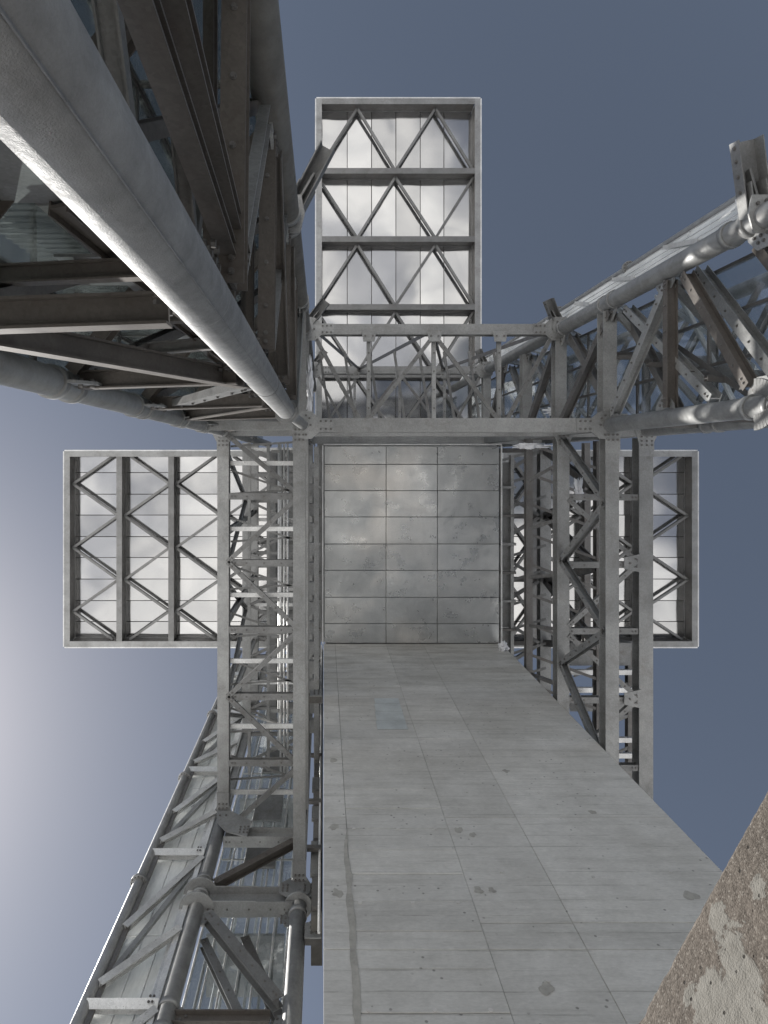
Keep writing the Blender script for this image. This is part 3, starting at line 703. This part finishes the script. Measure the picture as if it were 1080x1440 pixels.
cm((XF+.16, YN+.2, 17.), (XF+.16, YI-.2, 15), pr, GALV, (1, 0, 0))
# outer bay braces (x 5.1 .. 6.9, plane y = YI and y = YN)
XQ = 6.75
legQ = leg(XO1, YN, .24, levels=(10.15, 12.1))
for z in LV[3:9]:
    cm((XI1+.1, YI-.02, z+.3), (XO1-.15, YI-.02, z+.3), I(.12, .14, .012, .01), DARK, name='post', bl=False)
    cm((XO1, YN+.15, z), (XO1, YI-.15, z), I(.12, .14, .012, .01), DARK, (1, 0, 0), name='post', bl=False)
    zn = LV[LV.index(z)+1]
    cm((XO1, YN+.15, z+.1), (XO1, YI-.15, zn-.1), I(.12, .12, .012, .01), GALV if LV.index(z) % 2 else DARK, (1, 0, 0), bl=False)
    cm((XI1+.1, YN, z+.1), (XO1-.1, YN, zn-.1), I(.12, .12, .012, .01), WHITE if LV.index(z) % 2 else GALV, (0, 1, 0), bl=False)
    cm((XI1+.1, YN+.2, z), (XO1-.1, YI-.2, z), LA(.09), GALV, bl=False)

# north-west corner: brown braces in the two faces meeting at the big leg --------
PB = I(.125, .15, .014, .012)
YF = -.70
def fw(z, x=-.70): return V((x, YF, z))
for z in (3.2, 5.65, 8.0, 10.2):
    cm((XO0+.14, YF+.04, z), (-.72, YF, z-.02), PB, BROWN, name='post', up=(0, 1, .001))
for za, zb in ((2.9, 5.95), (10.1, 8.25), (14.0, 12.3)):
    cm((XO0+.12, YF+.04, za), (-.70, YF, zb), PB, BROWN, (0, 1, 0))
cm((XO0+.12, YF+.04, 8.6), (-.70, YF, 6.3), CH(.17, .08, .012), GALV, (0, -1, 0))
cm((XO0+.12, YF+.04, 10.4), (-.70, YF, 11.8), CH(.14, .07, .012), GALV, (0, 1, 0))
cm((XO0+.12, YF, 12.3), (XI0, YF, 14.4), PB, GALV, (0, 1, 0))
cm((XO0+.12, YI, 12.1), (XI0-.1, YI, 12.1), I(.18, .2), GALV, name='post', bl=False)
# face towards the north leg, plane x ~ -.45
XG = -.47
for z in (3.55, 5.6, 8.0, 10.15):
    cm((XG+.02, YN+.15, z), (XG, -.90, z), I(.13, .17, .014, .012), BROWN, (0, 0, 1), name='post')
    cm((XG-.16, YN+.15, z+.25), (XG-.16, -.95, z+.25), I(.06, .14, .01, .01), BROWN, (0, 0, 1), name='post', bl=False)
cm((-.52, -1.36, 1.25), (-.49, -1.06, 3.6), I(.095, .075, .012, .01), BROWN, (0, 1, 0))
cm((-.46, -1.50, 1.6), (-.46, -1.15, 3.9), I(.085, .09, .012, .01), BROWN, (0, 1, 0))
beam('cleat', P(-70, 122, 1.45), P(44, 188, 1.5), B(.035, .02, .003), PIPE, T)
cm((-.43, -2.55, 5.05), (-.46, -1.0, 3.65), CH(.15, .08, .012), GALV, (1, 0, 0))
cm((-.43, -2.6, 7.4), (-.46, -1.0, 5.9), CH(.13, .08, .012), GALV, (1, 0, 0))
cm((-.43, -2.6, 8.3), (-.46, -.95, 9.9), PB, BROWN, (1, 0, 0))
cm((-.43, -2.6, 5.8), (-.46, -.95, 7.6), PB, BROWN, (1, 0, 0))
cm((-.43, -2.6, 12.1), (-.46, -.8, 10.4), PB, GALV, (1, 0, 0))
cm((-.43, -2.6, 14.4), (-.46, -.8, 12.4), PB, GALV, (1, 0, 0))
for za in (2.3, 3.9, 5.2, 6.6, 8.4):
    cm((-1.95, -1.05, za), (-.78, -1.05, za+R.uniform(-.7, .9)), I(.09, .11, .012, .01), R.choice((BROWN, DARK, MIDST)), (0, 1, 0), bl=False)
    cm((-.95, -2.7, za+.3), (-.95, -1.2, za+R.uniform(-.5, 1.2)), I(.09, .11, .012, .01), R.choice((BROWN, DARK, MIDST)), (1, 0, 0), bl=False)
    slab('infill_plate', (-1.7, -1.30, za+.4), (-1.05, -1.28, za+1.1), SHAFTST, T)
beam('inner_post', (-1.42, -1.34, -1.5), (-1.42, -1.34, 26), I(.07, .09, .01, .008), DARK, T, (0, 1, 0))
# deep braces behind, crossing the corner
for i, z in enumerate(LV[1:8]):
    cm((XO0+.1, YI-.1, z), (-.5, YN+.15, z), I(.11, .16, .012, .01), BROWN if i < 4 else DARK, bl=False)
    cm((XO0+.1, YI-.1, z+.15), (-1.2, -1.6, z+1.9), I(.10, .12, .012, .01), DARK, (1, 0, 0), bl=False)
    cm((-1.3, -1.55, z+.1), (-.5, YN+.1, z+1.9), I(.10, .12, .012, .01), BROWN, (1, 0, 0), bl=False)
    cm((-1.3, -1.25, z+.05), (-.62, -.80, z+2.1), I(.09, .12, .012, .01), BROWN, (1, 0, 0), bl=False)

# bracket arms pointing outwards from the north legs ------------------------------
def bracket(p0, p1, w=.16, mat=GALV):
    p0, p1 = V(p0), V(p1)
    mat = MIDST
    o = beam('bracket_arm', p0, p1, CH(w, .17, .014), mat, T, (0, 0, -1))
    d = (p1-p0).normalized(); u, v = frame(p1-p0, (0, 0, 1))
    pts = [p0+d*(p1-p0).length*f+u*s*(w/2) for f in (.35, .55, .75, .92) for s in (1,)]
    bolts(o, pts, u, .018, .014)
    beam('bracket_rib', p0+(p1-p0)*.05-V((0, 0, .0)), p0+(p1-p0)*.62+V((0, 0, .1)), B(.03, .22, .004), mat, T, (0, 0, 1))
    for s in (-1, 1):
        beam('bracket_rib', p0+u*s*.09, p0+(p1-p0)*.45+u*s*.09, B(.016, .26, .003), mat, T, (0, 0, 1))
for z, e in ((L0, 0), (12.1, 1), (L2, 0), (L3, 0)):
    if e: continue
    bracket((-.38, YN-.05, z+.1), (.05, YN-.82 if z < 9 else YN-.60, z-.02), .18 if z < 9 else .2)
    bracket((XI1-.03, YN-.05, z+.1), (XI1-.22 if z < 9 else XI1-.30, YN-.90 if z < 9 else YN-.62, z-.02), .30 if z < 9 else .2)
    for x in (-.415, XI1-.02):
        pl = [(-.16, -.22), (.16, -.22), (.2, 0), (.14, .22), (-.14, .22), (-.2, 0)]
        plate('gusset_plate', (x, YN-.03, z-.05), (1, 0, 0), (0, 1, 0), pl, .024, GALV, T, [(-.1, -.12), (.1, -.12), (-.08, .1), (.08, .1), (0, -.15)])
# curved cleat on the east leg near the picture edge
mb = MB(); n = 20
for i in range(n):
    a0, a1 = math.pi*i/n, math.pi*(i+1)/n
    for k in (0,):
        q0 = V((XF-.12, YI-.02+.21*math.cos(a0), 7.85-.21*math.sin(a0)*1.6)); q1 = V((XF-.12, YI-.02+.21*math.cos(a1), 7.85-.21*math.sin(a1)*1.6))
        prism(mb, q0, q1, B(.18, .03, .004), (1, 0, 0))
mb.build('curved_cleat', MIDST, T)

# south-west lower frame -----------------------------------------------------------
def sw(z, x): return V((x, YS, z))
cm(sw(13.75, XO0+.15), sw(13.75, XI0-.1), I(.22, .34, .02, .014), GALV, name='cross_beam', up=(0, 0, 1))
cm(sw(11.75, XO0+.15), sw(11.75, XI0-.1), I(.26, .42, .02, .014), GALV, name='cross_beam', up=(0, 0, 1))
cm(sw(9.25, XO0+.1), sw(9.25, XI0-.3), I(.16, .2, .02, .014), BROWN, name='cross_beam')
cm(sw(12.2, XO0+.2), sw(13.6, XI0-.1), I(.14, .16, .014, .012), BROWN, (0, 1, 0))
cm(sw(11.3, XO0+.24)-V((0, .035, 0)), sw(9.5, XI0-.2)-V((0, .035, 0)), I(.18, .17, .014, .012), GALV, (0, 1, 0))
cm(sw(11.5, XI0-.9)+V((0, .5, 0)), sw(9.6, XI0-.1)+V((0, .5, 0)), I(.15, .16, .014, .012), DARK, (0, 1, 0))
cm(sw(11.1, XO0+.2)+V((0, .25, 0)), sw(9.3, XI0-.6)+V((0, .25, 0)), I(.13, .14, .014, .012), GALV, (0, 1, 0))
cm(sw(9.0, XI0-.1), sw(7.4, XO0+.3), I(.16, .16, .014, .012), BROWN, (0, 1, 0))
cm(sw(6.9, XO0+.1), sw(6.9, XI0-.2), I(.16, .2, .02, .014), BROWN, name='cross_beam')
for z, rr in ((11.95, .30), (11.55, .30)):
    o = pipe('ring_plate', (XO0, YS, z-.015), (XO0, YS, z+.015), rr, GALV, T, n=32)
    beam('ring_arm', (XO0+.1, YS, z+.004), (XO0+1.0, YS, z+.004), B(.28, .018, .002), GALV, T)
pipe('ring_plate', (XI0, YS, 11.62), (XI0, YS, 11.65), .24, GALV, T, n=32)
plate('gusset_plate', (XI0, YS-.14, 11.9), (1, 0, 0), (0, 0, 1), [(-.34, -.12), (-.2, -.24), (.14, -.24), (.2, -.1), (.2, .12), (.12, .3), (-.12, .3), (-.34, .12)], .024, SHAFTST, T, [(a, b) for a in (-.28, -.2, .1) for b in (-.1, -.02, .06)])
plate('gusset_plate', (XO0+.25, YS-.14, 14.0), (1, 0, 0), (0, 0, 1), [(-.36, .5), (-.30, .05), (-.05, -.3), (.38, -.5), (.42, .1), (-.08, .5)], .024, SHAFTST, T, [(a, b) for a in (.22, .30, .37) for b in (-.35, -.25, -.15)]+[(-.27, .3), (-.14, .3)])
# stuff between the inner beam and the shaft: short struts to the concrete
for z, y in ((11.9, 7.2), (10.9, 7.2), (15.2, 4.9)):
    beam('tie_strut', (XI0+.1, y+.4, z), (-.02, y+.4, z), I(.16, .2, .014, .012), DARK, T)
    plate('gusset_plate', (-.16, y+.28, z), (1, 0, 0), (0, 0, 1), [(-.14, -.22), (.12, -.22), (.12, .22), (-.14, .12)], .02, GALV, T, [(a, b) for a in (-.04, .05) for b in (-.12, 0, .12)])
ybeam(-.17, YI+.3, YS, 16.2, .12, .2, SHAFTST)
for i in range(14): slab('bracket_block', (-.36, .1+i*.5, 17.3), (-.20, .42+i*.5, 17.5), SHAFTST, T)

# ------------------------------------------------------------------ glazing
def facade(name, label, pts, z0, z1, dz, dx, gmat, fmat, fw_=.045, depth=.08, skip_top=True, group=None, rails=True):
    r = thing(name, label, 'glass enclosure', (pts[0][0], pts[0][1], z0))
    for (xa, ya), (xb, yb_) in zip(pts, pts[1:]):
        a, b = V((xa, ya, 0)), V((xb, yb_, 0)); le = (b-a).length; n = max(1, round(le/dx)); d = (b-a)/le; nn = V((d.y, -d.x, 0))
        nr = max(1, round((z1-z0)/dz)); hz = (z1-z0)/nr
        for i in range(n+1):
            q = a+d*le*i/n; beam('mullion', q+V((0, 0, z0)), q+V((0, 0, z1)), B(fw_, depth, .004), fmat, r, tuple(nn))
        for j in range(nr):
            z = z0+j*hz
            if rails: beam('transom', a+d*.03+V((0, 0, z)), b-d*.03+V((0, 0, z)), B(fw_*.9, depth*.8, .004), fmat, r)
            for i in range(n):
                p, q = a+d*(le*i/n+fw_/2+.002), a+d*(le*(i+1)/n-fw_/2-.002); tt = .012
                vs = [p+nn*s*tt+V((0, 0, z+.02)) for s in (-1, 1)]+[q+nn*s*tt+V((0, 0, z+.02)) for s in (1, -1)]
                vs += [v+V((0, 0, hz-.04)) for v in vs]
                mesh('pane', vs, [(3, 2, 1, 0), (4, 5, 6, 7), (0, 1, 5, 4), (1, 2, 6, 5), (2, 3, 7, 6), (3, 0, 4, 7)], gmat, r)
    return r
gnw = facade('glass_enclosure', 'dark grey glass walls behind the brown braces and thick pipe at upper left', [(-2.32, -.72), (-2.32, -1.42), (-1.5, -1.42), (-1.5, -3.0), (-.45, -3.0)], -1.4, 26.0, 2.35, .62, RIBG, DARK)
# louvre rods inside the north-west glass
for (a, b, nrm) in (((-2.27, -1.60), (-1.62, -1.60), 0), ((-1.66, -1.7), (-1.66, -2.9), 1)):
    mb = MB()
    for k in range(110):
        z = .6+k*.11; prism(mb, (*a, z), (*b, z), B(.03, .035, .003))
    o = mb.build('louvre_slats', WHITE, gnw); o['kind'] = 'stuff'
for z in LV[1:9]:
    for q in range(4): beam('floor_joist', (-3.4+.5*q, -3.2, z+.2), (-3.4+.5*q, -1.72, z+.2), I(.09, .16, .01, .008), SHAFTST, gnw)
    for q in range(2): beam('floor_joist', (-3.4, -2.9+.8*q, z+.4), (-1.66, -2.9+.8*q, z+.4), I(.09, .14, .01, .008), GALV, gnw)
    beam('inner_rail', (-3.3, -1.66, z+1.2), (-1.7, -1.66, z+1.25), B(.09, .09), DARK, gnw)

gsw = facade('glass_enclosure', 'pale sunlit glass wall between two slender pipes at lower left', [(-3.20, 7.72), (-2.34, 7.72)], -1.4, 26.0, 2.6, .29, GLASSW, WHITE, .022, .04)
# white I-profile frame standing in front of that wall
zs = [4.6, 7.2, 9.45, 13.1, 16.6, 20.4, 24.0]
for z in zs:
    o = beam('frame_beam', (-3.28, 7.56, z), (-2.28, 7.56, z), I(.13, .17, .014, .012), WHITE, gsw, (0, 1, .6))
    bolts(o, [V((-2.36-.05*i, 7.46, z+dz)) for i in range(2) for dz in (-.05, .05)], (0, -1, 0), .014, .012)
for z0_, z1_ in zip(zs, zs[1:]):
    beam('frame_diagonal', (-3.2, 7.50, z0_+.3), (-2.3, 7.50, z0_+(z1_-z0_)*.40), I(.11, .12, .012, .01), WHITE, gsw, (0, 1, .5))
    beam('frame_diagonal', (-3.2, 7.54, z0_+(z1_-z0_)*.42), (-2.3, 7.54, z0_+(z1_-z0_)*.95), I(.11, .12, .012, .01), WHITE, gsw, (0, 1, .5))
    beam('frame_diagonal', (-3.2, 7.58, z0_+.36), (-2.3, 7.58, z1_-.1), LA(.08), GALV, gsw, (0, 1, .5))
beam('edge_profile', (-2.33, 7.55, -1.4), (-2.33, 7.55, 26), B(.05, .09, .004), WHITE, gsw); beam('edge_profile', (-2.42, 7.60, -1.4), (-2.42, 7.60, 26), B(.02, .06, .003), WHITE, gsw)
beam('edge_profile', (-3.17, 7.55, -1.4), (-3.17, 7.55, 26), B(.03, .08, .004), DARK, gsw)
slab('back_sheet', (-3.2, 8.1, -1.4), (-2.3, 8.14, 26), WHITE, gsw)

gsi = facade('glass_enclosure', 'glass wall with close mullions behind the lower left cross beams', [(-2.15, 8.35), (-.62, 8.35), (-.62, 9.7)], -1.4, 26.0, 3.9, .26, DGLASS, WHITE, .03, .06)
for i in range(9):
    beam('inner_post', (-2.1+i*.2, 8.9+.3*(i % 2), -1.4), (-2.1+i*.2, 8.9+.3*(i % 2), 26), B(.05 if i % 2 else .03, .05), WHITE if i % 3 else DARK, gsi)
for z in (12.1, 17.0): slab('floor_edge', (-2.1, 8.5, z+.1), (-.7, 9.6, z+.16), SHAFTST, gsi)
for z in (13.8, 15.6, 18.0): panel('grey_infill_panel', (-1.62, 8.22, z), (-.98, 8.27, z+1.5), SHAFTST, gsi)

sp = thing('service_platform', 'small steel landing with pale rails between the two right hand beams beside the concrete edge', 'platform', (7.2, 6, 17.9))
def q18(px, py, z=18.0): return P(px, py, z)
a_, b_ = q18(800, 905), q18(887, 936); slab('floor_plate', (a_.x, a_.y, 18.0), (b_.x, b_.y, 18.03), SHAFTST, sp)
a_, b_ = q18(838, 936, 18.4), q18(884, 1100, 18.4); slab('floor_plate', (a_.x, a_.y+.03, 18.4), (a_.x+.35, b_.y, 18.43), DARK, sp)
for k, py in enumerate((908, 945, 970, 993, 1040, 1062, 1084)):
    a_, b_ = q18(800, py, 17.9-.02*k), q18(893, py, 17.9-.02*k)
    beam('rail' if k % 3 else 'floor_beam', a_, b_, B(.13, .10, .004) if k % 3 else I(.2, .2, .014, .01), WHITE if k % 3 else MIDST, sp)
for px in (838, 884):
    a_, b_ = q18(px, 905, 18.2), q18(px, 1125, 18.2); beam('side_beam', a_, b_, I(.12, .2, .014, .01), GALV if px < 850 else DARK, sp)
for k in range(4):
    a_, b_ = q18(806, 950+45*k, 18.15), q18(884, 915+45*k, 18.15); beam('brace', a_, b_, LA(.08), MIDST, sp)

gne = facade('glass_enclosure', 'blue grey glass walls behind the lattice at upper right', [(5.66, -.72), (5.66, -2.7)], -1.4, 26.0, 2.35, .66, CLEARG, DARK)
for z in LV[2:10]:
    beam('inner_rail', (5.75, -2.7, z+.9), (6.7, -.9, z+.95), B(.06, .08), WHITE, gne); beam('inner_rail', (5.75, -.9, z+.3), (6.7, -2.7, z+.3), B(.08, .08), DARK, gne)
# narrow glazed strip outside the north-east leg
gst = facade('glass_strip', 'narrow sloping-looking glazed strip with white rails outside the upper right pipe', [(5.17, -2.98), (5.40, -3.36)], -1.4, 26.0, 2.3, .15, GLASSW, WHITE, .02, .04)
for k in range(10):
    z = 5.5+k*1.9
    beam('frame_diagonal', (5.14, -2.99, z), (5.41, -3.36, z+1.5), I(.07, .09, .01, .008), WHITE, gst, (1, 0, 0))
    o = beam('clip', (5.40, -3.30, z+1.6), (5.47, -3.44, z+1.6), B(.05, .14), DARK, gst)

# ------------------------------------------------------------------ parapet close to the camera
def parapet():
    zt = 1.6; a = P(894, 1440, zt); b = P(1069, 1125, zt); d = (b-a).normalized(); nrm = V((-d.y, d.x, 0))
    if nrm.x+nrm.y < 0: nrm = -nrm
    r = thing('concrete_parapet', 'rough brown-grey exposed aggregate wall with pale patches close at lower right', 'concrete wall', (a.x, a.y, G0))
    s0, s1 = -1.3, 1.6; nx, nzz = 260, 110
    vs, fs = [], []
    # profile: face (bottom to top), chipped chamfer, then top
    prof = [(0, G0+ (zt-.012-G0)*(k/nzz)**.6) for k in range(nzz+1)]
    for i in range(nx+1):
        s = s0+(s1-s0)*i/nx; chip = max(0, noise.noise(V((s*17, 1, 0)))-.15)*.008+abs(noise.noise(V((s*60, 4, 0))))*.0035
        for k, (o, z) in enumerate(prof):
            q = a+d*s; near = max(0, 1-(zt-z)/.03)
            off = noise.noise(V((s*6, z*6, 2)))*.003+noise.noise(V((s*45, z*45, 7)))*.0014+chip*near*.6
            vs.append((q.x+nrm.x*off, q.y+nrm.y*off, z-chip*near*.4))
        for o, z in ((.002+chip*.8, zt-.004-chip*.6), (.010+chip*1.2, zt), (.25, zt+.0), (.25, G0)):
            q = a+d*s; vs.append((q.x+nrm.x*o, q.y+nrm.y*o, z))
    m_ = nzz+5
    for i in range(nx):
        for k in range(m_-1): p = i*m_+k; fs.append((p, p+1, p+m_+1, p+m_))
    fs += [tuple(range(m_)), tuple(range(nx*m_, nx*m_+m_))[::-1]]
    mesh('wall_body', vs, fs, PARA, r)
parapet()

# ------------------------------------------------------------------ snow left on the steel
def snow(px, py, z, sx, sy, sz, label):
    c = P(px, py, z); vs, fs = [], []; nu, nv = 40, 22
    for j in range(nv+1):
        for i in range(nu):
            th = math.pi*j/nv; ph = 2*math.pi*i/nu
            dd = V((math.sin(th)*math.cos(ph), math.sin(th)*math.sin(ph), math.cos(th)))
            q = .8+.7*noise.noise(dd*2.2+c)+.55*noise.noise(dd*5+c)+.25*noise.noise(dd*11+c)
            vs.append(c+V((dd.x*sx*q, dd.y*sy*q, dd.z*sz*q)))
    for j in range(nv):
        for i in range(nu): a = j*nu+i; b = j*nu+(i+1) % nu; fs.append((a, a+nu, b+nu, b))
    o = mesh('snow_clump', vs, fs, SNOWM, None, True); o['label'] = label; o['category'] = 'snow'; o['group'] = 'snow left on the steelwork'
snow(746, 627, 16.0, .42, .07, .08, 'long lump of snow on beams right of the clad box top corner')
snow(708, 909, 18.3, .12, .16, .12, 'small white snow lump at lower right corner of the zinc-clad box')
snow(784, 578, 15.4, .30, .10, .1, 'snow lying on the truss node left of the right pipe junction')
snow(833, 609, 15.6, .30, .07, .08, 'thin snow patch between the two right hand beam heads')
snow(814, 690, 16.0, .10, .30, .1, 'vertical streak of snow beside the third steel beam on the right')
snow(436, 545, 13.5, .07, .55, .1, 'strip of snow wedged beside the upper left beams near the junction')
